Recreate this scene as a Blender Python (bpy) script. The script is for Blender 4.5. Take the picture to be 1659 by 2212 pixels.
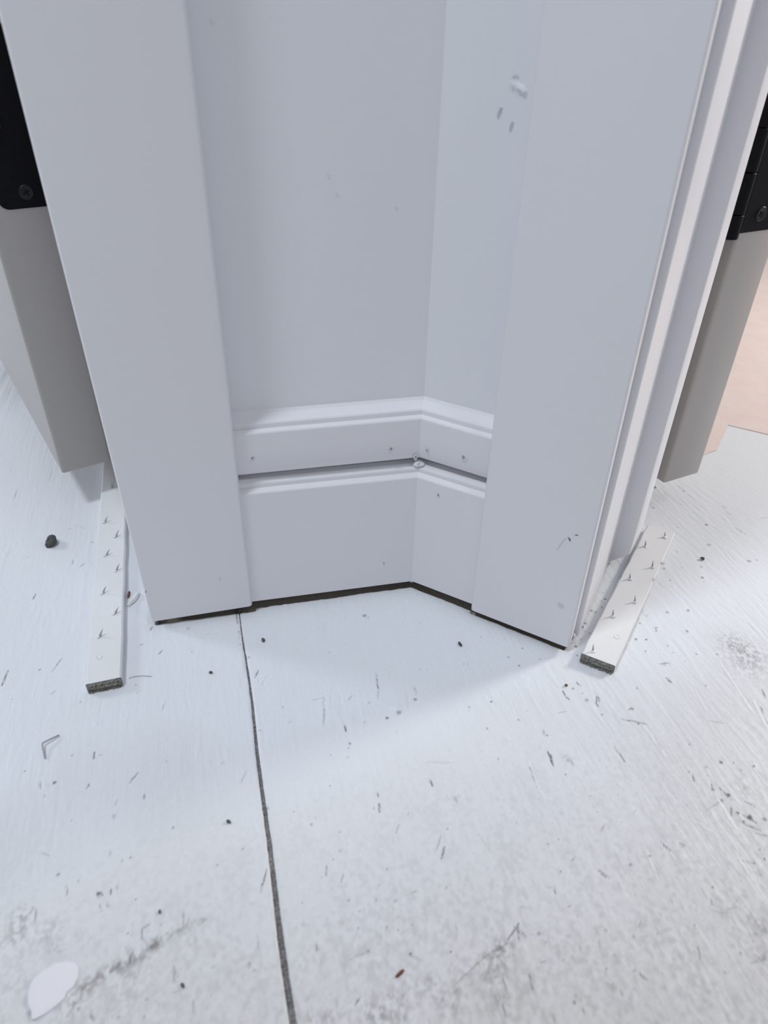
import bpy, bmesh, math, random
import numpy as np
from mathutils import Vector, Matrix

for o in list(bpy.data.objects):
    bpy.data.objects.remove(o, do_unlink=True)
scene = bpy.context.scene
COL = scene.collection
rng = random.Random(7)
R = math.radians

# ------------------------------------------------------------------ camera, world, lights
F_PX, PITCH, ROLL, YAW = 1519.83, 0.61449, 0.02403, -0.13958
CAM = Vector((0.03233, -0.38064, 0.3359))
cp, sp = math.cos(PITCH), math.sin(PITCH)
fw = Vector((math.sin(YAW) * cp, math.cos(YAW) * cp, -sp))
rt = Vector((math.cos(YAW), -math.sin(YAW), 0))
up = rt.cross(fw)
r2 = rt * math.cos(ROLL) + up * math.sin(ROLL)
u2 = -rt * math.sin(ROLL) + up * math.cos(ROLL)
cd = bpy.data.cameras.new('camera')
cam = bpy.data.objects.new('camera', cd)
COL.objects.link(cam)
cam.matrix_world = Matrix(((r2.x, u2.x, -fw.x, CAM.x), (r2.y, u2.y, -fw.y, CAM.y), (r2.z, u2.z, -fw.z, CAM.z), (0, 0, 0, 1)))
cd.sensor_fit = 'HORIZONTAL'
cd.sensor_width = 36
cd.lens = F_PX / 1659 * 36
cd.clip_start = 0.01
cd.clip_end = 50
cd.dof.use_dof = True
cd.dof.focus_distance = 0.50
cd.dof.aperture_fstop = 13
scene.camera = cam

w = bpy.data.worlds.new('world')
scene.world = w
w.use_nodes = True
w.node_tree.nodes['Background'].inputs[0].default_value = (0.91, 0.935, 1.0, 1)
w.node_tree.nodes['Background'].inputs[1].default_value = 0.34


def area(name, loc, target, size, power, color, size_y=None):
    d = bpy.data.lights.new(name, 'AREA')
    d.shape = 'RECTANGLE' if size_y else 'DISK'
    d.size = size
    if size_y:
        d.size_y = size_y
    d.energy = power
    d.color = color
    o = bpy.data.objects.new(name, d)
    COL.objects.link(o)
    o.location = loc
    o.rotation_euler = (Vector(target) - Vector(loc)).to_track_quat('-Z', 'Y').to_euler()
    return o


# unseen key lights behind both doorways, set close so their light falls off
area('right_room_key_light', (1.02, 0.62, 0.64), (0.15, 0.0, 0), 0.22, 8.6, (1.0, 0.93, 0.87))
area('left_room_key_light', (-1.42, 0.14, 0.64), (-0.2, -0.05, 0), 0.22, 4.8, (0.87, 0.93, 1.0))
# unseen overhead hall light, left; weaker right one added to shade the wall edge
area('hall_unseen_light', (-0.70, -0.75, 2.40), (0, -0.2, 0), 0.35, 23, (0.85, 0.925, 1.0))
area('hall_unseen_light', (0.85, -0.70, 2.40), (0, -0.2, 0), 0.35, 5.0, (0.85, 0.925, 1.0))

scene.view_settings.view_transform = 'Standard'
scene.view_settings.look = 'None'
scene.view_settings.gamma = 1
scene.view_settings.use_curve_mapping = False
scene.view_settings.exposure = 0.0

# ------------------------------------------------------------------ materials
def mat(name, color, rough=0.5, noise=None, bump=None, spec=0.5, metallic=0.0, attr=None, coat=0.0):
    """noise=(scale, amount, dark colour)  bump=(scale, strength, distance, stretch)"""
    m = bpy.data.materials.new(name)
    m.use_nodes = True
    nt = m.node_tree
    b = nt.nodes['Principled BSDF']
    b.inputs['Base Color'].default_value = (*color, 1)
    b.inputs['Roughness'].default_value = rough
    b.inputs['Metallic'].default_value = metallic
    b.inputs['Specular IOR Level'].default_value = spec
    b.inputs['Coat Weight'].default_value = coat
    tc = nt.nodes.new('ShaderNodeTexCoord')
    src = None
    if attr:
        a = nt.nodes.new('ShaderNodeAttribute')
        a.attribute_name = attr
        src = a.outputs['Color']
    if noise:
        n = nt.nodes.new('ShaderNodeTexNoise')
        n.inputs['Scale'].default_value = noise[0]
        n.inputs['Detail'].default_value = 6
        n.inputs['Roughness'].default_value = 0.65
        nt.links.new(tc.outputs['Object'], n.inputs['Vector'])
        ramp = nt.nodes.new('ShaderNodeValToRGB')
        ramp.color_ramp.elements[0].position = 0.35
        ramp.color_ramp.elements[1].position = 0.65
        nt.links.new(n.outputs['Fac'], ramp.inputs['Fac'])
        mul = nt.nodes.new('ShaderNodeMath')
        mul.operation = 'MULTIPLY'
        mul.inputs[1].default_value = noise[1]
        nt.links.new(ramp.outputs['Color'], mul.inputs[0])
        mix = nt.nodes.new('ShaderNodeMix')
        mix.data_type = 'RGBA'
        mix.inputs[6].default_value = (*color, 1)
        if src:
            nt.links.new(src, mix.inputs[6])
        mix.inputs[7].default_value = (*noise[2], 1)
        nt.links.new(mul.outputs[0], mix.inputs[0])
        src = mix.outputs[2]
    if src:
        nt.links.new(src, b.inputs['Base Color'])
    if bump:
        prev = None
        for bs in (bump if isinstance(bump[0], tuple) else (bump,)):
            mp = nt.nodes.new('ShaderNodeMapping')
            mp.inputs['Scale'].default_value = bs[3]
            if len(bs) > 4:
                mp.inputs['Rotation'].default_value = (0, 0, bs[4])
            nt.links.new(tc.outputs['Object'], mp.inputs['Vector'])
            n = nt.nodes.new('ShaderNodeTexNoise')
            n.inputs['Scale'].default_value = bs[0]
            n.inputs['Detail'].default_value = 5
            n.inputs['Roughness'].default_value = 0.6
            nt.links.new(mp.outputs[0], n.inputs['Vector'])
            bn = nt.nodes.new('ShaderNodeBump')
            bn.inputs['Strength'].default_value = bs[1]
            bn.inputs['Distance'].default_value = bs[2]
            nt.links.new(n.outputs['Fac'], bn.inputs['Height'])
            if prev:
                nt.links.new(prev, bn.inputs['Normal'])
            prev = bn.outputs[0]
        nt.links.new(prev, b.inputs['Normal'])
    return m


ONE = (1, 1, 1)
M_TRIM = mat('white_trim_paint', (0.795, 0.79, 0.82), 0.42, (45, 0.05, (0.73, 0.725, 0.755)), (900, 0.12, 0.0004, ONE), spec=0.35)
M_WALL = mat('white_wall_paint', (0.80, 0.808, 0.84), 0.6, (30, 0.05, (0.74, 0.745, 0.775)), (700, 0.18, 0.0005, ONE), spec=0.3)
M_DOOR = mat('taupe_door_paint', (0.435, 0.41, 0.39), 0.32, (60, 0.10, (0.41, 0.385, 0.365)), (1200, 0.10, 0.0003, ONE), spec=0.35)
M_BLACK = mat('black_hinge_coating', (0.004, 0.004, 0.006), 0.6, (400, 0.3, (0.012, 0.010, 0.010)), (2500, 0.1, 0.0002, ONE), spec=0.12)
M_STEEL = mat('dull_screw_metal', (0.008, 0.008, 0.010), 0.4, (900, 0.3, (0.015, 0.015, 0.015)), spec=0.3)
M_FLOOR = mat('white_floor_paint', (0.755, 0.778, 0.815), 0.42, (520, 0.10, (0.55, 0.55, 0.57)),
              ((140, 0.42, 0.0008, (3.0, 0.35, 1), -0.0), (900, 0.25, 0.0003, (1.6, 0.8, 1)), (2600, 0.2, 0.00015, ONE)), spec=0.4, attr='Col')
M_SEAM = mat('grey_fibre_in_seam', (0.33, 0.31, 0.31), 0.9, (900, 0.8, (0.09, 0.085, 0.085)), (1500, 0.8, 0.0008, ONE))
M_STRIP = mat('white_painted_strip', (0.78, 0.783, 0.79), 0.5, (260, 0.10, (0.62, 0.62, 0.62)), (260, 0.3, 0.0004, (4, 0.6, 1)), spec=0.35)
M_ENDGRAIN = mat('grey_splintered_end_grain', (0.36, 0.35, 0.32), 0.9, (900, 0.85, (0.10, 0.095, 0.085)), (500, 1.0, 0.0015, (1, 1, 4)))
M_TACK = mat('painted_tack_steel', (0.52, 0.52, 0.54), 0.45, (1500, 0.6, (0.16, 0.16, 0.17)), spec=0.6)
M_DARK = mat('dark_grey_dirt', (0.045, 0.048, 0.045), 0.9, (1500, 0.7, (0.20, 0.205, 0.20)), (1500, 0.8, 0.0006, ONE))
M_HOLE = mat('dark_nail_hole', (0.26, 0.26, 0.28), 0.9, (2000, 0.6, (0.5, 0.5, 0.53)))
M_SCUFF = mat('black_scuff_mark', (0.10, 0.10, 0.115), 0.8, (1800, 0.5, (0.35, 0.35, 0.38)))
M_SMUDGE = mat('pale_grey_smudge', (0.60, 0.60, 0.64), 0.7, (1500, 0.6, (0.74, 0.74, 0.77)))
M_WOODRAW = mat('pale_raw_wood', (0.48, 0.42, 0.36), 0.8, (500, 0.6, (0.26, 0.21, 0.17)), (700, 0.5, 0.0005, (1, 6, 1)))
M_BROWN = mat('red_brown_fleck', (0.17, 0.055, 0.035), 0.7, (1500, 0.5, (0.09, 0.03, 0.02)))
M_CHIP = mat('bare_white_patch_paint', (0.70, 0.69, 0.73), 0.6, (300, 0.08, (0.66, 0.65, 0.69)), spec=0.3)
M_RAWFLOOR = mat('subfloor_wood', (0.30, 0.27, 0.23), 0.9, (80, 0.5, (0.2, 0.17, 0.14)))
M_GAPEDGE = mat('gap_shade_board_edge', (0.16, 0.13, 0.10), 0.9, (600, 0.6, (0.09, 0.075, 0.06)))  # dark tone that deepens the shade under the boards
M_CAULK = mat('white_caulk', (0.82, 0.83, 0.85), 0.55, (600, 0.2, (0.66, 0.66, 0.69)), (1500, 0.5, 0.0006, ONE))


# ------------------------------------------------------------------ object helpers
def link(name, me, material, parent=None):
    o = bpy.data.objects.new(name, me)
    COL.objects.link(o)
    if material:
        me.materials.append(material)
    if parent:
        o.parent = parent
    return o


def mesh(name, verts, faces, material, parent=None, smooth=False):
    me = bpy.data.meshes.new(name)
    me.from_pydata([tuple(v) for v in verts], [], faces)
    bm = bmesh.new()
    bm.from_mesh(me)
    bmesh.ops.recalc_face_normals(bm, faces=bm.faces)
    bm.to_mesh(me)
    bm.free()
    if smooth:
        for p in me.polygons:
            p.use_smooth = True
    return link(name, me, material, parent)


def empty(name, loc=(0, 0, 0), rz=0.0):
    o = bpy.data.objects.new(name, None)
    COL.objects.link(o)
    o.location = loc
    o.rotation_euler = (0, 0, rz)
    o.empty_display_size = 0.02
    return o


def tag(o, label=None, cat=None, group=None, kind=None):
    if label:
        o['label'] = label
    if cat:
        o['category'] = cat
    if group:
        o['group'] = group
    if kind:
        o['kind'] = kind
    return o


def sweep(name, rings, material, parent=None, smooth_angle=None):
    """closed profile rings (lists of 3-D points) joined in order, capped at both ends"""
    n = len(rings[0])
    v = [p for r in rings for p in r]
    f = []
    for k in range(len(rings) - 1):
        for i in range(n):
            j = (i + 1) % n
            f.append((k * n + i, k * n + j, (k + 1) * n + j, (k + 1) * n + i))
    f.append(tuple(range(n)))
    f.append(tuple((len(rings) - 1) * n + i for i in range(n)))
    o = mesh(name, v, f, material, parent)
    if smooth_angle:
        o.data.polygons.foreach_set('use_smooth', [True] * len(o.data.polygons))
        o.data.set_sharp_from_angle(angle=R(smooth_angle))
    return o


def bevel(o, width, seg=2, angle=30):
    bm = bmesh.new()
    bm.from_mesh(o.data)
    es = [e for e in bm.edges if len(e.link_faces) == 2 and e.calc_face_angle(0) > R(angle)]
    bmesh.ops.bevel(bm, geom=es, offset=width, segments=seg, affect='EDGES', profile=0.5)
    bm.to_mesh(o.data)
    bm.free()
    o.data.polygons.foreach_set('use_smooth', [True] * len(o.data.polygons))
    o.data.set_sharp_from_angle(angle=R(35))
    return o


def box(name, x0, x1, y0, y1, z0, z1, material, parent=None, bev=0, seg=2):
    v = [(x, y, z) for x in (x0, x1) for y in (y0, y1) for z in (z0, z1)]
    f = [(0, 1, 3, 2), (4, 6, 7, 5), (0, 4, 5, 1), (2, 3, 7, 6), (0, 2, 6, 4), (1, 5, 7, 3)]
    o = mesh(name, v, f, material, parent)
    if bev:
        bevel(o, bev, seg)
    return o


def tube(name, pts, rads, material, parent=None, n=8):
    """tapered tube along points"""
    pts = [Vector(p) for p in pts]
    v, f = [], []
    a = None
    for i, p in enumerate(pts):
        d = (pts[min(i + 1, len(pts) - 1)] - pts[max(i - 1, 0)]).normalized()
        if a is None:
            a = d.orthogonal().normalized()
        a = (a - d * a.dot(d)).normalized()
        b = d.cross(a)
        for k in range(n):
            t = 2 * math.pi * k / n
            v.append(p + (a * math.cos(t) + b * math.sin(t)) * rads[i])
    for i in range(len(pts) - 1):
        for k in range(n):
            f.append((i * n + k, i * n + (k + 1) % n, (i + 1) * n + (k + 1) % n, (i + 1) * n + k))
    f.append(tuple(range(n)))
    f.append(tuple((len(pts) - 1) * n + k for k in range(n)))
    return mesh(name, v, f, material, parent, smooth=True)


def blob(name, size, seed, material, parent=None, sub=2, rough=0.35):
    """irregular lump standing on z=0, size=(sx, sy, sz) half extents"""
    bm = bmesh.new()
    bmesh.ops.create_icosphere(bm, subdivisions=sub, radius=1)
    rg = random.Random(seed)
    dirs = [(Vector((rg.gauss(0, 1), rg.gauss(0, 1), rg.gauss(0, 1))).normalized(), rg.uniform(-1, 1)) for _ in range(14)]
    for vt in bm.verts:
        n = vt.co.normalized()
        k = 1 + rough * sum(s * max(0, n.dot(d)) ** 4 for d, s in dirs) + rg.uniform(-.08, .08)
        vt.co = Vector((n.x * size[0], n.y * size[1], n.z * size[2])) * k
    zmin = min(v.co.z for v in bm.verts) * 0.75
    for vt in bm.verts:
        vt.co.z = max(vt.co.z - zmin, 0)
    me = bpy.data.meshes.new(name)
    bm.to_mesh(me)
    bm.free()
    return link(name, me, material, parent)


# ------------------------------------------------------------------ wall frames
HALF = R(68.5)
dL = Vector((-math.sin(HALF), -math.cos(HALF), 0)); nL = Vector((math.cos(HALF), -math.sin(HALF), 0))
dR = Vector((math.sin(HALF), -math.cos(HALF), 0)); nR = Vector((-math.cos(HALF), -math.sin(HALF), 0))
Z = Vector((0, 0, 1))


def PL(s, t, z): return dL * s + nL * t + Z * z
def PR(s, t, z): return dR * s + nR * t + Z * z
def PC(t, z): return Vector((0, -t / math.sin(HALF), z))


WALL_T = -0.0135     # drywall face, measured from the lower baseboard's face
BACK_T = -0.165      # other face of the walls
CASE_T = 0.0032      # face of the door casings
CEIL = 2.40
HEAD = 2.04

# ------------------------------------------------------------------ walls (mitred at the inside corner, door opening in each)
def wall(name, P, s_open0, s_open1, s_end):
    v, f = [], []

    def prism(s0, s1, z0, z1, mitre=False):
        b = len(v)
        for z in (z0, z1):
            if mitre:
                v.append(PC(WALL_T, z)); v.append(P(s1, WALL_T, z)); v.append(P(s1, BACK_T, z)); v.append(PC(BACK_T, z))
            else:
                v.extend([P(s0, WALL_T, z), P(s1, WALL_T, z), P(s1, BACK_T, z), P(s0, BACK_T, z)])
        f.extend([(b, b + 1, b + 2, b + 3), (b + 4, b + 5, b + 6, b + 7)])
        for i in range(4):
            j = (i + 1) % 4
            f.append((b + i, b + j, b + 4 + j, b + 4 + i))
    prism(0, s_open0, -0.002, CEIL, True)
    prism(s_open0, s_open1, HEAD, CEIL)
    prism(s_open1, s_end, -0.002, CEIL)
    return mesh(name, v, f, M_WALL)


wl = tag(wall('wall_left', PL, 0.150, 0.97, 1.9), 'smooth white painted wall left of the inside corner', kind='structure')
wr = tag(wall('wall_right', PR, 0.0945, 0.92, 1.9), 'narrow white painted wall right of the inside corner', kind='structure')

# dents in the right wall: a chipped hollow with a raised paint rim, and two small nicks
def dent(name, P, n, s, z, t, ra, rb, tilt, depth, parent, m1, rim=0.0006):
    c = P(s, t, z)
    d = (P(1, 0, 0) - P(0, 0, 0)).normalized()
    v, f = [], []
    N = 14
    prof = ((1.25, 0.00005), (1.0, rim), (0.75, rim * 0.2), (0.35, 0.00008))
    rg = random.Random(int(s * 1e5) + int(z * 1e4))
    jit = [rg.uniform(.8, 1.2) for _ in range(N)]
    for rr, hh in prof:
        for k in range(N):
            a = 2 * math.pi * k / N
            x, y = math.cos(a) * ra * rr * jit[k], math.sin(a) * rb * rr * jit[k]
            x, y = x * math.cos(tilt) - y * math.sin(tilt), x * math.sin(tilt) + y * math.cos(tilt)
            v.append(c + d * x + Z * y + n * hh * jit[(k * 3) % N])
    for q in range(len(prof) - 1):
        for k in range(N):
            f.append((q * N + k, q * N + (k + 1) % N, (q + 1) * N + (k + 1) % N, (q + 1) * N + k))
    f.append(tuple((len(prof) - 1) * N + k for k in range(N)))
    return mesh(name, v, f, m1, parent, smooth=True)


def crater(name, P, n, s, z, ra, rb, tilt, parent):
    """crumpled hollow: lifted paint around a shallow pit"""
    N = 18
    d = (P(1, 0, 0) - P(0, 0, 0)).normalized()
    c = P(s, WALL_T, z)
    rg = random.Random(77)
    v, f = [], []
    for a in range(N + 1):
        for b in range(N + 1):
            x, y = 2 * a / N - 1, 2 * b / N - 1
            r = math.hypot(x, y)
            hgt = 0.0012 * math.exp(-((x - .05) ** 2 + (y + .15) ** 2) / .06) + 0.0015 * math.exp(-((x - .35) ** 2 + (y + .5) ** 2) / .05) + 0.0009 * math.exp(-((x + .35) ** 2 + (y - .3) ** 2) / .10)
            hgt = (hgt + rg.uniform(-.0003, .0003)) * max(0, 1 - max(0, r - .7) / .3)
            X, Y = x * ra * math.cos(tilt) - y * rb * math.sin(tilt), x * ra * math.sin(tilt) + y * rb * math.cos(tilt)
            v.append(c + d * X + Z * Y + n * (hgt - .0001))
    for a in range(N):
        for b in range(N):
            q = a * (N + 1) + b
            f.append((q, q + 1, q + N + 2, q + N + 1))
    return mesh(name, v, f, M_WALL, parent, smooth=True)


crater('paint_dent', PR, nR, 0.0336, 0.3105, 0.0050, 0.0070, 0.6, wr)
dent('paint_nick', PR, nR, 0.0258, 0.3001, WALL_T, 0.0005, 0.0019, -0.4, 0.0006, wr, M_WALL, 0.0007)
dent('paint_nick', PR, nR, 0.0324, 0.2948, WALL_T, 0.0005, 0.0019, -0.4, 0.0006, wr, M_WALL, 0.0007)
for s, z in ((0.1003, .332), (.0508, .270), (.0467, .2613), (.0157, .2543)):
    dent('paint_nick', PL, nL, s, z, WALL_T, 0.0005, 0.0010, -0.5, 0.0004, wl, M_WALL, 0.0002)

# ------------------------------------------------------------------ baseboards: a tall board with a stepped top, a second one stacked on it
GAP = 0.0062
prof_low = [(-0.0125, GAP), (-0.001, GAP), (0, GAP + 0.001), (0, 0.0940), (-0.0004, 0.0947), (-0.0032, 0.0964), (-0.0036, 0.0962), (-0.0037, 0.0986),
            (-0.0041, 0.0994), (-0.0066, 0.1008), (-0.0072, 0.1010), (-0.0125, 0.1008)]
prof_up = [(-0.0135, 0.1063), (-0.0052, 0.1063), (-0.0046, 0.1068), (-0.0038, 0.1085), (-0.0030, 0.1115), (-0.0023, 0.1165), (-0.0019, 0.1230), (-0.0019, 0.1350),
           (-0.0023, 0.1358), (-0.0046, 0.1370), (-0.0051, 0.1367), (-0.0054, 0.1394), (-0.0060, 0.1402), (-0.0095, 0.1415), (-0.0122, 0.1432), (-0.0135, 0.1448)]
S_L, S_R = 0.1117, 0.0466


def dark_underside(o):
    """unpainted lower edge, its dark colour deepens the shade in the gap"""
    o.data.materials.append(M_GAPEDGE)
    for p in o.data.polygons:
        if p.normal.z < -0.9:
            p.material_index = 1


def board(name, prof, P, s_end, dz=0.0):
    a = [PC(t, z) for t, z in prof]
    b = [P(s_end, t, z + dz) for t, z in prof]
    o = sweep(name, [a, b], M_TRIM, None, 14)
    if prof is prof_low:
        dark_underside(o)
    return o


bl = tag(board('baseboard_left', prof_low, PL, S_L + 0.001, 0.0008), 'tall lower white baseboard along the left wall, nail hole near the corner', kind='structure')
br = tag(board('baseboard_right', prof_low, PR, S_R + 0.004, 0.0006), 'short lower white baseboard along the right wall', kind='structure')
tl = tag(board('trim_1', prof_up, PL, S_L + 0.001), 'upper white moulding stacked on the left baseboard', kind='structure')
tr = tag(board('trim_2', prof_up, PR, S_R + 0.004), 'upper white moulding stacked on the right baseboard', kind='structure')


def hole(P, n, s, z, t, r, parent, elong=1.4, tilt=0.5):
    dent('nail_hole', P, n, s, z, t + 0.00005, r, r * elong, tilt, 0, parent, M_CAULK, 0.0004)
    c = P(s, t + 0.0003, z)
    d = (P(1, 0, 0) - P(0, 0, 0)).normalized()
    v = []
    for k in range(9):
        a = 2 * math.pi * k / 9
        x, y = r * .5 * math.cos(a), r * .5 * elong * math.sin(a)
        x, y = x * math.cos(tilt) - y * math.sin(tilt), x * math.sin(tilt) + y * math.cos(tilt)
        v.append(c + d * x + Z * y)
    v2 = [q + n * 0.00012 for q in v]
    mesh('nail_hole_pit', v + v2, [tuple(range(9)), tuple(range(9, 18))] + [(i, (i + 1) % 9, 9 + (i + 1) % 9, 9 + i) for i in range(9)], M_HOLE, parent)


hole(PR, nR, .0293, .1177, -.0022, .0016, tr)
hole(PR, nR, .0045, .1150, -.0022, .0009, tr)
hole(PL, nL, .1024, .1191, -.0022, .0008, tl, 2.2)
hole(PL, nL, .0175, .1162, -.0022, .0013, tl)
hole(PR, nR, .0155, .0865, 0, .0008, br, 1.8)
hole(PL, nL, .0208, .0272, 0, .0006, bl, 1.2)
# caulk crumbs where the mouldings meet in the corner
for (t, z, sx, sy, sz, sd, par) in ((-.0052, .1000, .0034, .0030, .0034, 3, tl), (-.0018, .0052, .0022, .002, .0020, 9, bl)):
    o = blob('caulk', (sx, sy, sz / 2), sd, M_CAULK, par)
    o.location = PC(t, z)
hole(PL, nL, .0012, .1085, -.0024, .0010, tl, 2.0, 0.1)

# ------------------------------------------------------------------ door casings (flat boards with eased edges)
def casing(name, P, inner, outer, zb_in, zb_out, label, back_out=0.0):
    """inner/outer: (s at the floor, s per metre of height)"""
    e = 0.0028
    prof = [(0, WALL_T), (0, CASE_T - e), (0, CASE_T - e * .45), (1, CASE_T - e * .12)]

    def ring(z_in, z_out):
        si = inner[0] + inner[1] * z_in
        so = outer[0] + outer[1] * z_out
        r = []
        for ds, t in ((0, WALL_T), (0, CASE_T - e), (e * .1, CASE_T - e * .5), (e * .4, CASE_T - e * .12), (e, CASE_T)):
            r.append(P(si + ds, t, z_in))
        for ds, t in ((-e, CASE_T), (-e * .4, CASE_T - e * .12), (-e * .1, CASE_T - e * .5), (0, CASE_T - e), (back_out, WALL_T)):
            r.append(P(so + ds, t, z_out))
        return r
    lo0 = ring(zb_in, zb_out)
    lo1 = ring(zb_in + .0008, zb_out + .0008)
    hi = ring(2.11, 2.11)
    o = sweep(name, [lo0, lo1, hi], M_TRIM, None, 40)
    dark_underside(o)
    return tag(o, label, kind='structure')


cl = casing('trim_3', PL, (0.1126, -0.0062), (0.1791, 0.0110), 0.0068, 0.0050, 'wide flat white door casing on the left with a dark gap under it')
cr = casing('trim_4', PR, (0.0472, -0.0030), (0.1166, -0.0060), 0.0052, 0.0055, 'wide flat white door casing on the right with a black scuff near its foot', -0.0016)


def smear(name, P, n, pts, width, m1, parent, t=CASE_T):
    """thin painted stroke lying on a casing face"""
    d = (P(1, 0, 0) - P(0, 0, 0)).normalized()
    q = [P(s, t + 0.00006, z) for s, z in pts]
    v, f = [], []
    for i, c in enumerate(q):
        tv = (q[min(i + 1, len(q) - 1)] - q[max(i - 1, 0)]).normalized()
        sd = n.cross(tv).normalized()
        ww = width * (0.35 if i in (0, len(q) - 1) else 1)
        v += [c - sd * ww / 2, c + sd * ww / 2, c + sd * ww / 2 + n * .00008, c - sd * ww / 2 + n * .00008]
    for i in range(len(q) - 1):
        for k in range(4):
            f.append((i * 4 + k, i * 4 + (k + 1) % 4, i * 4 + 4 + (k + 1) % 4, i * 4 + 4 + k))
    f += [(0, 1, 2, 3), tuple(4 * (len(q) - 1) + k for k in range(4))]
    return mesh(name, v, f, m1, parent)


smear('paint_crack', PR, nR, [(.0296, .3128), (.0306, .3142), (.0322, .3146), (.0336, .3140)], .0007, M_SMUDGE, wr, WALL_T + .0002)
smear('scuff_mark', PR, nR, [(.1018, .0893), (.1028, .0880), (.1034, .0868)], .0012, M_SCUFF, cr)
smear('scuff_mark', PR, nR, [(.1050, .0922), (.1065, .0926), (.1070, .0931)], .0007, M_SCUFF, cr)
smear('scuff_mark', PR, nR, [(.1012, .0886), (.0995, .0860), (.0980, .0820), (.0968, .0770)], .0005, M_SMUDGE, cr)
smear('smudge', PR, nR, [(.1040, .0385), (.1055, .0375), (.1068, .0370), (.1080, .0366)], .0030, M_SMUDGE, cr)
smear('scuff_mark', PL, nL, [(.1318, .0325), (.1311, .0343), (.1305, .0357)], .0008, M_SMUDGE, cl)
smear('scuff_mark', PL, nL, [(.1783, .0305), (.1779, .0313), (.1775, .0320)], .0006, M_SCUFF, cl)

# ------------------------------------------------------------------ door jambs with stops
def jamb(name, P, sgn_face, s_front, s_back, label, stop_s):
    """board lining the opening; its visible face leans from s_front to s_back"""
    root = tag(empty(name, P(s_front, BACK_T / 2, 0)), label, kind='structure')
    inv = root.matrix_world.inverted() if False else Matrix.Translation(-root.location)

    def add(nm, pts, faces, m):
        return mesh(nm, [inv @ q for q in pts], faces, m, root)
    s0 = min(s_front, s_back) - 0.019
    v = []
    for z in (0.0015, HEAD):
        v += [P(s_front, WALL_T - .0002, z), P(s_back, -0.10, z), P(s_back, BACK_T - .002, z), P(s0, BACK_T - .002, z), P(s0, WALL_T - .0002, z)]
    f = [(0, 1, 2, 3, 4), (5, 6, 7, 8, 9)] + [(i, (i + 1) % 5, 5 + (i + 1) % 5, 5 + i) for i in range(5)]
    j = add('jamb_board', v, f, M_TRIM)
    bevel(j, .0008, 1)
    # stop: 45 degree cut at its foot
    a, b = s_back - 0.001, stop_s
    za, zb = 0.0035, 0.0035 + (b - s_back)
    v = [P(a, -0.10, za - .001), P(b, -0.10, zb), P(b, -0.137, zb), P(a, -0.137, za - .001),
         P(a, -0.10, HEAD), P(b, -0.10, HEAD), P(b, -0.137, HEAD), P(a, -0.137, HEAD)]
    st = add('door_stop', v, [(0, 1, 2, 3), (4, 5, 6, 7)] + [(i, (i + 1) % 4, 4 + (i + 1) % 4, 4 + i) for i in range(4)], M_TRIM)
    bevel(st, .0010, 2)
    return root


jr = jamb('trim_5', PR, 1, 0.1180, 0.1142, 'white door jamb with a stop cut at a slant beside the right casing', 0.1272)
jl = jamb('trim_6', PL, 1, 0.1770, 0.1770, 'white door jamb hidden behind the left casing', 0.1890)
o = blob('paint_curl', (.0016, .0022, .0012), 21, M_CAULK, jr)
o.location = PR(.1150, -.012, .003) - jr.location
o = blob('gouge', (.0013, .0018, .0008), 22, M_HOLE, jr)
o.location = PR(.1148, -.006, .001) - jr.location

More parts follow.
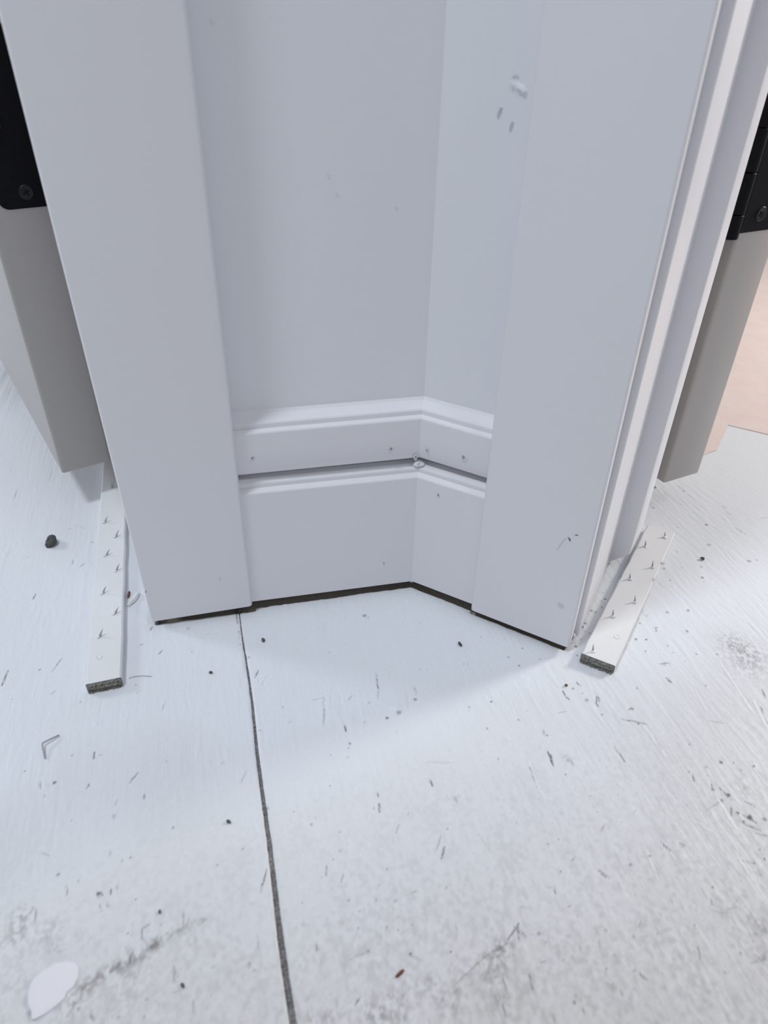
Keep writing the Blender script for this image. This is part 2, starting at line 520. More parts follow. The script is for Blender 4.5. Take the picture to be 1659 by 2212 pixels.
# ------------------------------------------------------------------ taupe doors with black butt hinges
def door(name, corner, az_thick, label, hinge_z, leaf0, leaf1, barrel_off, screw_at, hlabel):
    """corner: hinge-side foot corner; local x = thickness, local y = width of the leaf"""
    root = tag(empty(name, (corner[0], corner[1], 0), az_thick), label, kind='structure')
    T = 0.0381
    box('slab', 0, T, 0, 0.70, 0.035, 2.02, M_DOOR, root, 0.0022, 3)
    h = tag(empty('hinge'), hlabel)
    h.parent = root
    z0, z1 = hinge_z, hinge_z + 0.098
    # leaf plate with rounded lower and upper corners on its free side
    r = 0.006
    free = leaf1 if abs(leaf1 - barrel_off[0]) > abs(leaf0 - barrel_off[0]) else leaf0
    other = leaf0 if free == leaf1 else leaf1
    sg = 1 if free > other else -1
    out = [(other, z0)]
    for k in range(6):
        a = k / 5 * math.pi / 2
        out.append((free - sg * r + sg * r * math.sin(a), z0 + r - r * math.cos(a)))
    for k in range(6):
        a = k / 5 * math.pi / 2
        out.append((free - sg * r + sg * r * math.cos(a), z1 - r + r * math.sin(a)))
    out.append((other, z1))
    n = len(out)
    v = [(x, -0.0009, z) for x, z in out] + [(x, 0.001, z) for x, z in out]
    f = [tuple(range(n)), tuple(range(n, 2 * n))] + [(i, (i + 1) % n, n + (i + 1) % n, n + i) for i in range(n)]
    mesh('leaf', v, f, M_BLACK, h)
    # knuckles
    kz = [z0 - 0.0025, z0 + .0125, z0 + .0365, z0 + .0605, z0 + .0845, z1 + .001]
    for i in range(5):
        bx, by = barrel_off
        kn = tube('knuckle', [(bx, by, kz[i] + .0003), (bx, by, kz[i] + .0007), (bx, by, kz[i + 1] - .0007), (bx, by, kz[i + 1] - .0003)], [.0047, .0051, .0051, .0047], M_BLACK, h, 20)
        kn.data.set_sharp_from_angle(angle=R(40))
    # screws: countersunk head with a cross recess
    for k in range(3):
        zz = screw_at[1] + k * 0.0385 - (0 if k != 1 else 0)
        xx = screw_at[0] + (0.009 * sg if k == 1 else 0)
        v, f = [], []
        N = 20
        for rr, yy in ((.0046, -.0010), (.0042, -.0016), (.0034, -.0014), (.0018, -.0012)):
            for q in range(N):
                a = 2 * math.pi * q / N
                v.append((xx + rr * math.cos(a), yy, zz + rr * math.sin(a)))
        for q in range(3):
            for i in range(N):
                f.append((q * N + i, q * N + (i + 1) % N, (q + 1) * N + (i + 1) % N, (q + 1) * N + i))
        f.append(tuple(3 * N + i for i in range(N)))
        mesh('screw', v, f, M_STEEL, h, smooth=True)
        cr_ = []
        for ang in (0.5, 0.5 + math.pi / 2):
            c, s = math.cos(ang), math.sin(ang)
            for lx, lz in ((-.0021, -.0006), (.0021, -.0006), (.0021, .0006), (-.0021, .0006)):
                cr_.append((xx + lx * c - lz * s, -.00165, zz + lx * s + lz * c))
        mesh('screw_recess', cr_, [(0, 1, 2, 3), (4, 5, 6, 7)], M_HOLE_BLACK, h)
    return root


M_HOLE_BLACK = mat('black_recess', (0.002, 0.002, 0.002), 0.9, (500, 0.2, (0.004, 0.004, 0.004)))
door('door_1', (-.2845, .0466), R(42.5), 'taupe door standing ajar at the left, black hinge on its edge', 0.2300, .0077, .0381, (.0415, -.006), (.0254, .2393), 'black butt hinge with round screw heads')
door('door_2', (.1867, .1198), R(35.3), 'taupe door swung wide open behind the right casing', 0.2265, .0005, .0340, (-.0085, -.0010), (.0150, .2370), 'black butt hinge with knuckles beside the white jamb')

# ------------------------------------------------------------------ floor: two painted sheets with an open seam
S0 = np.array([-.0747, -.1346])
EV = np.array([-.3979, .9174])
EU = np.array([.9174, .3979])
SEAM_ANGLE = math.atan2(.3979, .9174)      # local x = across the seam, local y = along it

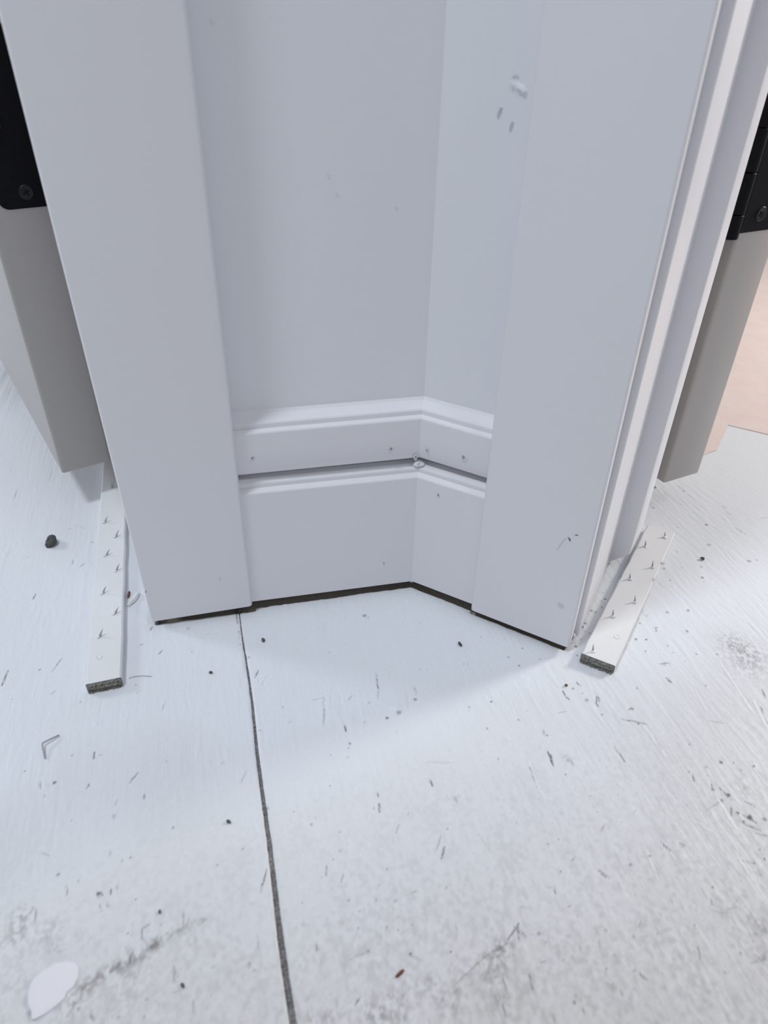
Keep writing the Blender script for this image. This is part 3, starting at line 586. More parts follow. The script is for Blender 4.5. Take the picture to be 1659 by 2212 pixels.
# floor marks in mm across / along the seam: s scratch, g ridge, d speck, b bump, m smudge
MARKS='''m -220 556 26 .35;m -208 510 22 .35;m -196 474 18 .25;s -143 77.7 -144.2 67 0.86 0.8;s -112.3 80.5 -114.3 76.4 0.5 0.6;s -114.3 76.4 -116.7 71.3 0.49 0.3;d -124.1 74.5 0.61 0.7;s -112.9 54.7 -115.1 52.6 0.58 0.35;d -97.9 42.3 0.45 0.6;s -51.1 73.5 -52.9 71 0.51 0.7;d -32.5 68 0.38 0.5;s -49.4 30.7 -50.6 25.3 0.45 0.3;d -66.3 48 0.59 0.7;d -65.8 41 0.46 0.6;b -87.5 23.3 1.3 1;b -85.1 21.5 0.86 1;g -42.2 6.8 -39.4 7.3 0.53 1;s -87.1 3.5 -87.5 0.3 0.41 0.8;s -64.1 -15.7 -67.6 -20 0.29 0.6;s -88.7 -16 -89.4 -17.7 0.48 0.7;d -106.3 -11 0.77 0.8;d -122.3 0.3 0.5 0.8;s -113.6 -8.6 -112.7 -13 0.39 0.5;b -110.7 -12.4 2.4 1;s -60.2 -30.2 -60.5 -31.4 0.47 0.8;d -46.1 -51.9 0.44 0.8;m -75 -38.4 1.26 0.3;d -75 -38.4 0.72 0.4;g -6.5 -28.9 -11.4 -33.9 0.48 1;b -19.2 -19.8 1.38 1;d -19.9 -20.2 0.49 0.4;d -13.2 -71.6 0.42 0.5;d -98.8 -63.3 0.65 0.6;s -107.8 -50.1 -104.5 -52.2 0.42 0.3;d -66.1 -62.9 0.33 0.5;d -99 4.8 0.41 0.5;s 6.7 41.3 4.8 37.6 0.48 0.6;g 12.1 34.4 9.2 31.7 0.94 1;d 0.3 -52.9 0.63 0.5;d -83.9 1.1 0.3 0.5;d -110.4 -18 0.47 0.4;d -48.8 -11.8 0.4 0.4;d -88.4 -31 0.46 0.4;s -74.2 -29.5 -74.5 -31.4 0.46 0.4;d -95.4 -35.7 0.45 0.4;g -86.2 38.5 -86.4 27.3 0.68 1;g -69.7 28.1 -70.3 17.3 0.55 1;g -41.5 38 -34.3 44.4 0.46 1;g -124.5 60.9 -124.3 51.6 0.59 1;g -132.7 31.4 -133.1 22.2 0.54 1;g -49.6 66.5 -48.6 59 0.74 1;g -15 12.2 -16.5 4.1 0.65 1;g -137.5 51 -137.4 44.7 0.57 1;g -38.1 35.8 -35.8 17.3 0.46 1;d 82.9 74.2 1.37 0.5;d 84.8 72 0.68 0.4;b 32 97.7 1.41 1;d 53.1 46.4 0.63 0.4;s 7 41.5 5 37.8 0.48 0.6;g 12.1 36.8 8.4 31.5 1.07 1;g 6.4 45.9 4 38 0.61 1;s 77.4 17.4 76.3 9.5 0.47 0.7;s 76 8.3 74.1 3.4 0.34 0.3;s 77.8 22.9 77.6 17.4 0.24 0.35;d 83.8 -9.8 1.54 0.45;b 83.2 -6.5 3.11 1;g 92.6 8.3 89.6 -9.4 0.93 1;s 98.1 6.9 97.9 0.9 0.35 0.4;d 95.9 -3.2 1.02 0.5;d 76 -12.3 0.87 0.7;s 41.6 11.4 36.5 11.3 0.45 0.25;g 42.4 9.9 39.2 -7 1.35 1;s 41.3 2.4 39.3 -6.4 0.66 0.3;s 51.1 -11.7 50.7 -15.2 0.53 0.85;g 50.9 -17 51.1 -22.9 0.63 1;d 51 -24.4 0.72 0.75;d 49.7 -27.2 0.61 0.3;s 59.5 8.3 57 6.3 0.45 0.35;d 136.3 15.9 0.37 0.5;d 153.5 36.8 0.53 0.7;d 163.6 15.4 0.5 0.6;d 125.6 -16.3 0.56 0.6;d 139.8 -15.5 0.45 0.8;d 130.4 -33.2 0.43 0.8;s 87.8 -57.3 88.2 -60.5 0.86 0.8;g 80.8 -60.2 80.4 -63.2 0.85 1;g 86.9 -61.7 86.4 -64.7 0.85 1;g 99.6 -50.6 99.7 -60.2 0.59 1;s 89.8 -46.5 103.3 -49.9 0.5 0.2;m 97.7 -70 1.67 0.3;g 99.9 -66.5 97.7 -73.9 0.75 1;s 97.8 -71 97.7 -73.4 0.46 0.6;s 58.4 -58.7 58.2 -60.2 0.46 0.8;s 57.6 -64.5 57.1 -68.3 0.36 0.8;d 54.4 -65.9 0.36 0.6;b 63.5 -71.3 1.08 1;b 60.2 -75.2 1.76 1;d 70.9 -73.3 0.45 0.4;s 64.8 -77.8 62.5 -81.3 0.35 0.35;b 36.5 -63.6 0.72 1;d 35 -47.8 0.38 0.6;d 14.3 -58.1 0.27 0.5;d 48 -32.9 0.5 0.4;d 38.9 -29 0.4 0.4;d 34.7 -74.4 0.43 0.4;b 119.7 -76.4 1.49 1;g 122.5 -38.2 122.5 -46.2 0.52 1;d 122.1 -47.3 0.61 0.4;b 138.8 -42.2 1.47 1;m 104.3 -41.2 1.43 0.15;d 0.4 -52.7 0.54 0.6;d 21.7 -67 0.35 0.6;d 88 -86 0.52 0.5;d 35.5 62.4 0.52 0.3;d 1.6 54.7 0.87 0.4;s -10.3 -34 -7.1 -28.5 0.38 0.25;s 1.1 -3 3.4 -3.6 0.53 0.3;g -0.1 22.8 3.2 7.4 0.57 1;b -1.7 47.9 3.03 1;g 49.3 18.8 45.3 4 0.58 1;g 52.2 12.7 49.4 -5.8 0.57 1;g 32.4 4.6 28.5 -6.8 0.44 1;g 91 -9.7 87.3 -26 0.55 1;d 105.1 19.1 0.36 0.4;d 109.7 18 0.36 0.4;d 88.9 25.9 0.37 0.4;d 85.5 19.6 0.36 0.4;d 62.5 -12 0.43 0.4;d 78.7 -22.7 0.63 0.3;d 68.1 1 0.67 0.25;d 20 -1.7 0.64 0.2;b 71.3 -60.9 0.75 1;d 18.1 10 0.44 0.4;d 211.1 13.7 0.65 0.8;d 167.9 7.3 0.62 0.8;d 176 20.5 0.77 0.6;d 164.1 15.6 0.63 0.4;d 183.4 9.1 0.5 0.5;d 209.9 -2.2 0.63 0.8;d 208.2 6.4 0.64 0.6;d 259.7 8.6 0.81 0.8;d 253.3 10.4 0.81 0.6;d 284.9 -11 0.66 0.6;d 298.1 -14.2 0.66 0.6;s 257.4 -12.9 263 -13.6 0.64 0.35;s 254 -24.7 254.7 -27.3 1.11 0.75;d 274.7 -35.6 0.74 0.4;d 231.6 -27.2 0.6 0.4;s 197.3 -14.7 197.6 -17.1 0.84 0.8;d 192.7 -18.1 0.59 0.7;d 196.5 -22.8 0.47 0.7;s 185.4 -18.6 185.4 -22.6 0.47 0.8;s 185.4 -22.6 186.5 -24.9 0.7 0.85;d 196.6 -28 1.16 0.4;s 203.8 -27.1 201 -31.7 0.58 0.8;s 201 -31.7 201.6 -34.4 0.58 0.7;s 204.5 -27.9 203.4 -30.9 0.47 0.6;d 200.6 -40.1 0.68 0.6;s 220.3 -39.8 217.9 -40.9 0.69 0.7;d 220.4 -40.6 0.8 0.7;s 176 -32.6 180.2 -33 0.56 0.25;d 150.5 -31.6 0.77 0.6;d 140 -15.7 0.57 0.7;s 210.5 -46 222.2 -52.4 0.45 0.65;d 217.8 -51.3 1 0.6;g 220.7 -54.7 221.2 -71.3 1.32 1;g 196.9 -32.6 199.5 -51.9 0.8 1;g 208.8 -35.5 214.1 -56.7 0.8 1;s 221.3 -64.4 221 -70.7 0.43 0.35;s 161.2 -42.3 161.1 -45.5 0.43 0.8;d 162.2 -45.7 0.53 0.8;b 138.8 -43.5 1.47 1;b 155.5 -52.2 1.66 1;s 157.5 -56.7 156.7 -64.8 0.82 0.85;s 158.4 -58.1 157.1 -63.9 0.41 0.6;m 166.1 -63.3 2.64 0.3;s 168.1 -63.3 167.5 -67 0.41 0.4;d 166.3 -63.9 0.81 0.4;g 159.9 -71.6 158.9 -74.5 0.69 1;d 160.5 -71.9 0.49 0.6;s 143.4 -63.2 142.6 -71.5 0.5 0.45;g 144.3 -60.1 142.7 -82.8 1.2 1;b 143.1 -81.9 2.07 1;b 119.7 -76.6 1.12 1;s 196 -62.8 196.5 -71.9 0.42 0.6;g 196.5 -71.9 197 -85 0.72 1;b 186 -83.8 0.98 1;g 143.6 -87 149.1 -91.3 0.55 1;b 185.5 -100.8 1.3 1;d 186.6 -100.6 0.47 0.6;d 238.7 -71 0.54 0.6;d 248.9 -85.7 0.94 0.7;d 255.6 -87.6 0.63 0.5;d 265 -92.4 0.63 0.9;d 256.8 -92.5 0.62 0.5;d 238.7 -86.5 0.72 0.5;s 228.2 -89.5 227 -91.9 0.81 0.7;d 227.5 -86.7 0.41 0.6;s 234.8 -96.4 233.6 -100.3 0.8 0.7;s 238.1 -99.8 239.2 -106.7 0.6 0.6;d 239.9 -104.4 1.18 0.7;d 234.6 -106.1 0.97 0.5;d 233.8 -99.3 0.89 0.6;s 236.5 -111 234 -114.8 0.77 0.7;d 238.1 -114.4 0.95 0.8;d 242.5 -117.9 1.51 0.8;s 240.3 -116.8 243.2 -120.9 1.14 0.7;s 237.8 -121.4 242.1 -124.9 0.93 0.7;d 237.3 -119.4 1.12 0.6;s 246.1 -109.9 248.4 -113 0.68 0.6;d 249.3 -121 1.13 0.6;s 240.6 -126.8 244.6 -129.2 0.83 0.5;g 232.8 -107.1 232.2 -119.6 1.35 1;s 296.9 -57.7 295.4 -61.8 0.59 0.6;s 306.3 -47.4 304.7 -51.7 0.99 0.7;d 207 -109.5 0.46 0.6;g 203.5 -109.6 203.8 -123.5 0.74 1;g 212.8 -111.9 220.6 -123.2 0.84 1;s 190 -119.2 191.7 -123.2 0.71 0.75;g 191.7 -123.2 191.4 -130.1 0.52 1;b 188.7 -124.2 1.04 1;m 199.9 -123 1.24 0.4;d 140.2 -104.5 0.52 0.8;d 141 -96.4 0.45 0.7;s 166.4 -103.7 163.8 -105.8 0.72 0.5;d 134.3 -105.5 0.6 0.4;d 168.5 -125.2 0.59 0.6;d 180.5 -123.7 0.52 0.7;g 179.6 -123.7 178.5 -133.6 0.69 1;s 152.8 -124.2 154.7 -128 0.58 0.5;d 134 -119.9 0.33 0.5;d 234.8 -138.8 0.62 0.9;d 228.7 -139.2 0.52 0.6;g 222.3 -137.8 228.6 -144.5 0.69 1;m 314.6 -13.3 12.15 0.22;m 318.2 -18.7 10.7 0.25;m 312.5 -29.2 12.97 0.2;m 314.3 -8.5 8.19 0.2;d 168 -86.6 0.38 0.4;b 167.5 -4.7 1.92 1;d 184.8 -73.4 0.6 0.3;m 250.6 -103.5 5.98 0.14;g 210.3 -62.8 209.3 -78.4 0.64 1;g 208.1 -80.3 210.1 -99.5 0.71 1;g 217.4 -80.4 220.6 -96 0.72 1;g 219.4 -97.8 218.7 -113.4 0.68 1;g 173 -13.6 172.3 -29.1 0.59 1;g 198.7 -85.4 200.3 -99.1 0.59 1;g 176.2 -47.4 178.5 -70.8 0.54 1;g 295.4 -22.2 290.2 -58 1.04 1;g 268 -29.8 263.5 -51.4 0.74 1;g 295.6 -54.1 290.7 -70.6 0.96 1;g 151.4 -12.3 150.3 -30.1 0.46 1;g 157.3 -88.4 155.4 -95.7 0.75 1;g 160.2 -108.1 168.1 -117.3 0.53 1;g 262.7 -0.7 261.2 -18.2 0.66 1;g 238.6 -86.7 237.6 -94 0.82 1;s 221.6 -109.3 236.2 -106 0.28 0.3;s 259.2 -59.2 267.7 -63.2 0.34 0.3;m -113.4 -79.2 4.59 0.4;m -113.1 -85.9 4.48 0.35;s -107 -77.1 -106.4 -84.7 0.54 0.5;s -108.4 -76.7 -109.2 -78.8 0.62 0.4;m -117.5 -88.3 4.43 0.3;m -99.7 -87.8 4.48 0.22;m -96 -96.6 3.26 0.25;m -102.8 -90.6 4.43 0.15;m -86.4 -118.9 2.67 0.4;m -83.4 -116.5 2.84 0.45;m -80.2 -114.8 2.86 0.45;m -76.9 -113.6 2.75 0.45;m -73.6 -112.5 2.63 0.45;m -70.2 -111.3 2.64 0.5;m -66.8 -109.8 2.81 0.6;m -63.4 -109 2.68 0.65;m -59.9 -110.2 1.76 0.4;m -56.4 -107.3 2.71 0.6;m -53.6 -105.2 2.31 0.6;m -55 -109.7 2.12 0.4;m -48.6 -103.6 2.18 0.4;m -44.2 -102.6 2.05 0.4;m -40.6 -102 2.06 0.35;m -36.1 -101.3 2.08 0.3;m -33.1 -100.6 1.49 0.3;s -42.5 -94.8 -42 -101.6 0.3 0.4;s -39.7 -98.5 -41.7 -103.2 0.3 0.4;s -44.9 -100.9 -41.4 -104.7 0.29 0.3;s -47.8 -103.1 -47.2 -106.1 0.36 0.35;s -32 -100.5 -34.7 -102 0.37 0.4;d -79.8 -77.1 0.79 0.8;s -80.7 -76 -80.1 -78.3 0.47 0.8;s -79.1 -76.7 -78.5 -77.9 0.39 0.7;s -74.5 -76.7 -74.6 -78.3 0.55 0.7;s -71.8 -74.6 -72 -77.7 0.32 0.5;b -73.9 -70 1.62 1;d -98.8 -63 0.74 0.6;s -94.4 -70.1 -93.8 -74.2 0.56 0.4;d -63.3 -83.7 0.47 0.6;d -66.2 -98.5 0.44 0.6;s -60.1 -97.8 -60.4 -101.4 0.3 0.5;s -60.4 -101.4 -58.6 -104.3 0.22 0.3;s -60.1 -97.8 -57.2 -96.7 0.3 0.45;d -25.6 -76.5 0.33 0.5;s -46.6 -117.3 -46.6 -122.6 0.62 0.35;s -47 -116.9 -45.3 -121 0.28 0.3;d -57.7 -126.8 0.46 0.6;s -5.6 -90.8 -2.5 -85 0.39 0.8;s -6.1 -91.5 -6.8 -94.1 0.31 0.5;s -79.6 -127.2 -78.5 -128.9 0.91 0.6;d -84.7 -123.7 0.66 0.5;m -89.3 -123.2 3.93 0.35;m -87.7 -119.9 2.66 0.35;m -104.4 -119.3 1.45 0.5;m -103 -120.9 1.05 0.5;d -15.2 -123.9 0.83 0.3;d -13.4 -127.1 0.62 0.3;d -68.7 -130.8 0.52 0.4;d -58.8 -133.3 0.58 0.4;s -39.2 -132.8 -39.3 -135.9 0.33 0.35;d -32 -132.1 0.66 0.3;d -16.6 -141 0.52 0.3;d -30.7 -121.3 0.69 0.25;s -10.5 -113.9 -10.6 -118.2 0.43 0.3;s -47.5 -127.5 -43.4 -127.3 0.27 0.25;b -70.4 -97.7 1.03 1;b -71.4 -84.1 0.92 1;s -78.8 -82.7 -78.3 -84.7 0.39 0.35;s -75.9 -82.6 -74.9 -84.4 0.39 0.4;m -85 -95.1 4.4 0.1;m -63.1 -119.7 8.12 0.1;m -69.6 -124.4 9.92 0.1;m -111.6 -100.9 6.35 0.14;m -112.8 -110.3 4.76 0.14;g -47.4 -120.4 -47.9 -128.7 0.55 1;g -46.9 -130.2 -41.7 -138.3 0.53 1;m -38.6 -109 1.8 0.3;d -51.8 -98.3 0.74 0.35;m -65.3 -115.9 2.74 0.2;m -52.9 -128.7 3.95 0.1;d -89.3 -68.6 0.48 0.4;d -70 -63.5 0.41 0.4;s -75.7 -56.9 -75.5 -60 0.34 0.4;g -112.3 -49.9 -111.6 -58.5 0.51 1;d 53.4 -137.5 0.77 0.8;s 53.8 -138.6 57.4 -140.6 0.63 0.35;d 35.6 -131.6 0.85 0.4;s 27.4 -132.7 34.3 -132 0.49 0.3;s 14.5 -122.7 14.1 -125.5 0.57 0.5;d 33.6 -121.3 0.37 0.5;d 45.9 -124 0.51 0.5;d 50.7 -126.5 0.51 0.5;d 57.5 -125.6 0.44 0.5;d 35.8 -114.3 0.6 0.4;d 41.1 -115.3 0.45 0.4;d 32 -108.4 0.38 0.6;s 80.4 -99.4 83.4 -94.9 0.58 0.7;s 79.2 -95.2 83.4 -89.1 0.34 0.4;g 44.9 -84 44.8 -88.3 0.59 1;s 25 -90.2 24.4 -93.8 0.32 0.5;s 30.8 -98.7 31.9 -96.5 0.32 0.45;d 33.1 -84.1 0.42 0.4;d 28.8 -87.5 0.33 0.5;d 47.7 -105 0.47 0.4;d 78.1 -113.8 0.63 0.35;d 53.2 -98.1 0.41 0.4;s 63.3 -112.1 60 -112.1 0.39 0.3;d 70.8 -140.8 0.35 0.7;m 9.9 -114 1.03 0.25;s 27.5 -148.5 26.2 -149.7 0.52 0.7;m 6.6 -142.9 1.05 0.35;m -15.5 -124.5 1.1 0.25;m 34.2 -156.4 5.11 0.4;m 29.4 -152.7 4.51 0.22;m 18.5 -150.6 3.86 0.2;m 12.9 -151 3.83 0.25;m 6.7 -150.6 3.17 0.25;m 43.6 -153.2 5.88 0.2;m 55.1 -151.6 5.33 0.2;m 59.5 -149.5 2.7 0.35;m 61.7 -156.5 3.95 0.25;m 69.6 -148.7 2.06 0.35;m 42 -159 5.1 0.25;s 68.3 -153.4 85.2 -146.2 0.47 0.4;s 85.2 -146.2 97.4 -143.3 0.63 0.45;m 83.2 -147.4 1.68 0.45;m 86 -152.2 6.21 0.28;m 93.3 -145.8 2.85 0.35;m 76.4 -155.1 5.4 0.2;s 89 -157 88.4 -163 0.41 0.5;s 85.1 -165.6 85 -169.3 0.59 0.55;m 64.2 -162.2 4.52 0.25;m 68.2 -155 1.6 0.4;m 84.4 -163.6 3.96 0.2;d 59 -148.7 0.81 0.35;d 61.5 -157.1 0.79 0.35;s 16.2 -127.7 14.5 -132.8 0.28 0.2;d 39.8 -150 0.53 0.4;b 77 -156.6 0.81 1;d -11.9 -140.5 0.39 0.3;d -16.5 -141.1 0.39 0.3;d 44.5 -111.3 0.23 0.5;m 27.2 -116.1 1.93 0.18;m 37.8 -133.2 6.32 0.07;m 52.6 -121 11.95 0.06;s 76.4 -131.5 75.9 -134.3 0.37 0.3;s 102.5 -92.9 104.5 -101.5 0.35 0.2;d 53.1 -113.5 0.38 0.3;s 54.7 -113.9 52.6 -114 0.31 0.3;m 26.3 -134.4 4.15 0.06;d 140.2 -104.6 0.52 0.7;s 143.6 -115.2 141.6 -116.4 0.42 0.4;d 169 -125.2 0.51 0.6;s 152.3 -124.2 153.7 -127.5 0.58 0.5;g 154.9 -123.6 156.2 -126.9 0.75 1;s 127.8 -126.3 127.2 -129 0.48 0.6;d 134 -120 0.41 0.6;d 201.1 -144.5 0.49 0.8;s 196.7 -149.4 195.8 -151.3 0.65 0.6;b 206.4 -147.7 0.82 1;s 194.9 -154.2 198.3 -156.2 0.55 0.3;s 202.2 -155.3 206 -155 0.56 0.35;m 210.7 -162.4 2.84 0.3;m 203.5 -169.4 1.52 0.4;m 207.6 -167.5 2 0.45;m 212.3 -167.2 1.86 0.5;m 203 -177.7 2.66 0.5;m 203.6 -173.7 4.5 0.15;s 197.6 -177.4 200.4 -177.8 0.59 0.3;d 195.1 -172.8 0.52 0.5;s 178.1 -166.5 176.7 -170 1.04 0.5;s 147.4 -169.5 148.4 -171.4 0.98 0.6;d 145.6 -167.3 0.64 0.4;d 116.5 -169.9 0.6 0.6;d 114.7 -171.9 0.6 0.65;s 117.4 -174.5 117.2 -176 0.53 0.5;s 100.7 -157.9 99.8 -162.7 0.62 0.6;s 89.4 -154.4 88.3 -163.3 0.48 0.5;s 85.1 -165.6 85.1 -169.3 0.65 0.5;s 104 -172.3 103.8 -176.5 0.46 0.4;m 91.7 -146.8 4.97 0.35;m 96.4 -145.2 2.87 0.3;m 85.6 -154.1 3.42 0.25;s 96.7 -142.4 104.2 -137.4 0.29 0.7;s 104.2 -137.4 101.8 -143.7 0.37 0.6;s 102.6 -138.1 105.7 -143.3 0.3 0.5;s 105.7 -140.4 105.8 -142.9 0.44 0.4;s 89.4 -144.8 96.2 -143.7 0.43 0.4;d 111.7 -143.3 0.74 0.4;b 164.7 -155.2 1.36 1;d 164 -156.4 0.6 0.4;d 152.9 -155 0.67 0.45;s 159.3 -150.2 158 -151.3 0.61 0.35;d 141.8 -149.5 0.67 0.35;d 140.2 -159.7 0.65 0.45;s 136.9 -152.6 135.9 -154.8 0.44 0.4;s 108.2 -154.4 110.8 -154.8 0.42 0.35;d 127.3 -153.4 0.58 0.35;d 117.5 -155.8 0.57 0.35;d 183.5 -177.6 0.86 0.3;s 173.2 -182.6 177.2 -183.9 0.56 0.15;d 174.1 -192 0.67 0.2;m 133.1 -169.5 2.06 0.2;m 163.3 -180.4 2.07 0.2;s 135.4 -173 135.5 -174.3 0.41 0.4;d 179.1 -151.9 0.55 0.4;m 210.9 -163.3 1.1 0.35;d 208.2 -152.6 0.41 0.6;g 180.1 -143 179.5 -146 0.73 1;s 108.4 -130.5 110.7 -131.1 0.54 0.35;s 131.4 -135.5 129.9 -135.9 0.47 0.4;s 124.5 -125.1 126 -125.6 0.4 0.3;g 180.6 -121.4 178 -134.4 0.69 1;g 223.4 -133.8 222.1 -143 0.79 1;s 223.8 -137 227.8 -139.3 0.35 0.3;s 227.7 -143.1 228.1 -145.7 0.43 0.45;d 228.6 -139.3 0.52 0.6;d 200.1 -122.7 1.06 0.4;m 200.5 -154.5 3.99 0.12;m 115.5 -145.7 4.4 0.12;m 127.9 -161.5 11.26 0.07;m 116.7 -151.7 8.63 0.08;m 154.7 -157.8 11.84 0.06;g 142.3 -127.9 149.3 -143.9 0.4 1;g 218 -128.1 218.4 -142.9 0.62 1;d 235.9 -134.1 0.71 0.4;m 176.6 -158.2 2.28 0.25;m 119.2 -171.8 2.01 0.18;d 113.1 -147.3 0.58 0.35;d 132.7 -140.5 0.69 0.3;s -145.7 318.4 -144.1 311.2 1 0.3;d -143.7 308.9 1.53 0.55;s -140.1 321.8 -142 319.2 1.01 0.5;s -168.7 285.8 -172 282.4 0.83 0.4;s -172 282.4 -171.5 277.5 0.82 0.4;d -137.6 255.7 1.18 0.35;d -126.3 263.7 1.01 0.3;s -106.2 176.3 -108.2 174.1 0.67 0.55;s -136.1 148.6 -137 144.1 0.78 0.75;s -185.7 322.3 -182.9 323.1 0.88 0.3;d -111.5 301.5 1.31 0.5;s -123.1 223.4 -115.4 226.5 0.37 0.2;s -115.4 226.5 -109.8 222.7 0.37 0.2;s -147.8 193.6 -146.3 194.4 0.52 0.3;s -114.5 182.5 -114.1 178.2 0.43 0.35;b -163.6 200.6 2.61 1;b -158.7 213.5 1.79 1;d -102.3 202 1.25 0.2;d -162.8 288.6 0.84 0.3;g -151.8 252.5 -151.1 247.2 0.59 1;d 227.7 31.9 1.29 0.6;d 224.2 29.4 0.96 0.6;d 253.2 51.1 0.86 0.7;d 246.5 43.9 0.84 0.7;d 238.1 42.3 1 0.5;d 239.7 40.4 0.83 0.4;d 210.7 13.8 0.53 0.9;d 210 -2.1 0.73 0.8;d 208.8 -10.9 0.43 0.6;d 253.4 10.6 0.94 0.7;d 259.9 8.6 0.79 0.85;d 264.1 23.4 0.57 0.8;d 310.4 58.2 0.74 0.7;d 272.4 16.8 1.14 0.5;d 271.2 14.3 0.64 0.6;d 291.4 8.9 0.97 0.5;d 304.1 26.5 1.37 0.5;d 288.8 28.6 1.19 0.35;d 273.2 28.9 0.67 0.4;d 335.4 87.3 0.8 0.4;d 313.8 71.7 1.14 0.5;d 316.1 76 0.96 0.4;d 231.5 -26.9 0.7 0.6;s 254.5 -24.8 255 -27.2 1.01 0.6;g 267.4 21.4 265.8 10.4 0.82 1;d 270.6 0 0.62 0.4;d 253.7 -0.8 0.92 0.3;d 270.5 -6.2 0.46 0.4;d 183.1 9.3 0.66 0.6;d 189.7 -14.7 0.83 0.7;d 193 -17.9 0.48 0.7;s 257.1 -12.5 261.3 -12.7 0.45 0.35;m 235.5 -9.8 1.03 0.3;m 259.1 -13.9 1.19 0.2;b 214 -8.8 1.88 1;d 273.5 -14.8 0.45 0.4;d 217.7 19.2 0.39 0.6;d 224.1 25.1 0.63 0.4;d 224.9 22.6 0.47 0.4;d 255.1 58.1 0.7 0.4;d 266.7 67.4 0.72 0.3;d 327.5 69.1 0.57 0.4;d 355 115.5 1.07 0.3;b 308.7 51.9 1.45 1;g 277.5 11.3 276.7 7.8 0.64 1;d 249.8 49.8 0.69 0.4;d 226.1 22.8 0.63 0.7;d 380.3 113.3 1.21 0.6;s 400.5 103.8 402.7 95.7 1.06 0.35;d 369.4 173.3 2.02 0.7;s 374.7 169.8 373.2 157 1.01 0.25;d 383.2 63.9 1.66 0.4;s 457.5 178.7 458.1 169 1.63 0.3;d 343.2 66.7 1.34 0.3;s 412.2 139.4 408 121.7 1.14 0.2;d 335.4 55.6 1.3 0.6;d 365.5 88.9 1.72 0.3;s 391.5 170.4 392.4 163.5 1.02 0.3;d 351.1 145.1 1.26 0.4;d 389.9 64 1.11 0.4;g 372.1 75.9 371.4 68.4 1.4 1;d 391.7 161.5 1 0.4;s -57 97.5 -58.1 94.5 0.47 0.8;s -64.2 81.6 -63.1 82.2 0.38 0.5;m -33.9 89.9 0.93 0.4;s -1.4 99.6 -1.7 87.1 0.35 0.6;d -1.6 79 0.59 0.7;d -1 76.8 0.52 0.6;d -1.8 73.5 0.39 0.5;d -1.6 67.2 0.51 0.6;d -21.5 81.8 0.33 0.3;b -8.4 72 0.64 1'''


def vnoise(x, y, seed):
    """smooth value noise, range 0..1"""
    rg = np.random.RandomState(seed)
    tab = rg.rand(256, 256)
    xi, yi = np.floor(x).astype(int), np.floor(y).astype(int)
    fx, fy = x - xi, y - yi
    fx, fy = fx * fx * (3 - 2 * fx), fy * fy * (3 - 2 * fy)
    a, b = tab[xi % 256, yi % 256], tab[(xi + 1) % 256, yi % 256]
    c, d = tab[xi % 256, (yi + 1) % 256], tab[(xi + 1) % 256, (yi + 1) % 256]
    return (a * (1 - fx) + b * fx) * (1 - fy) + (c * (1 - fx) + d * fx) * fy


def graded(lo, hi, step, far_lo, far_hi):
    """fine samples between lo and hi, then growing steps out to the far ends (metres)"""
    mid = list(np.arange(lo, hi + step * .5, step))
    out, s, x = [], step, mid[-1]
    while x < far_hi:
        s *= 1.16
        x = min(x + s, far_hi)
        out.append(x)
    pre, s, x = [], step, mid[0]
    while x > far_lo:
        s *= 1.16
        x = max(x - s, far_lo)
        pre.append(x)
    return np.array(pre[::-1] + mid + out)


def seam_half(v):
    """half width of the open joint along the seam (m)"""
    w = 0.00028 + 0.00110 * np.clip((0.075 - v) / 0.22, 0, 1) ** 0.8
    w = np.where(v > 0.085, 0.00022, w)
    return w


def seam_mid(v):
    return 0.0006 * np.sin(v * 21 + .5) + 0.0003 * np.sin(v * 63)


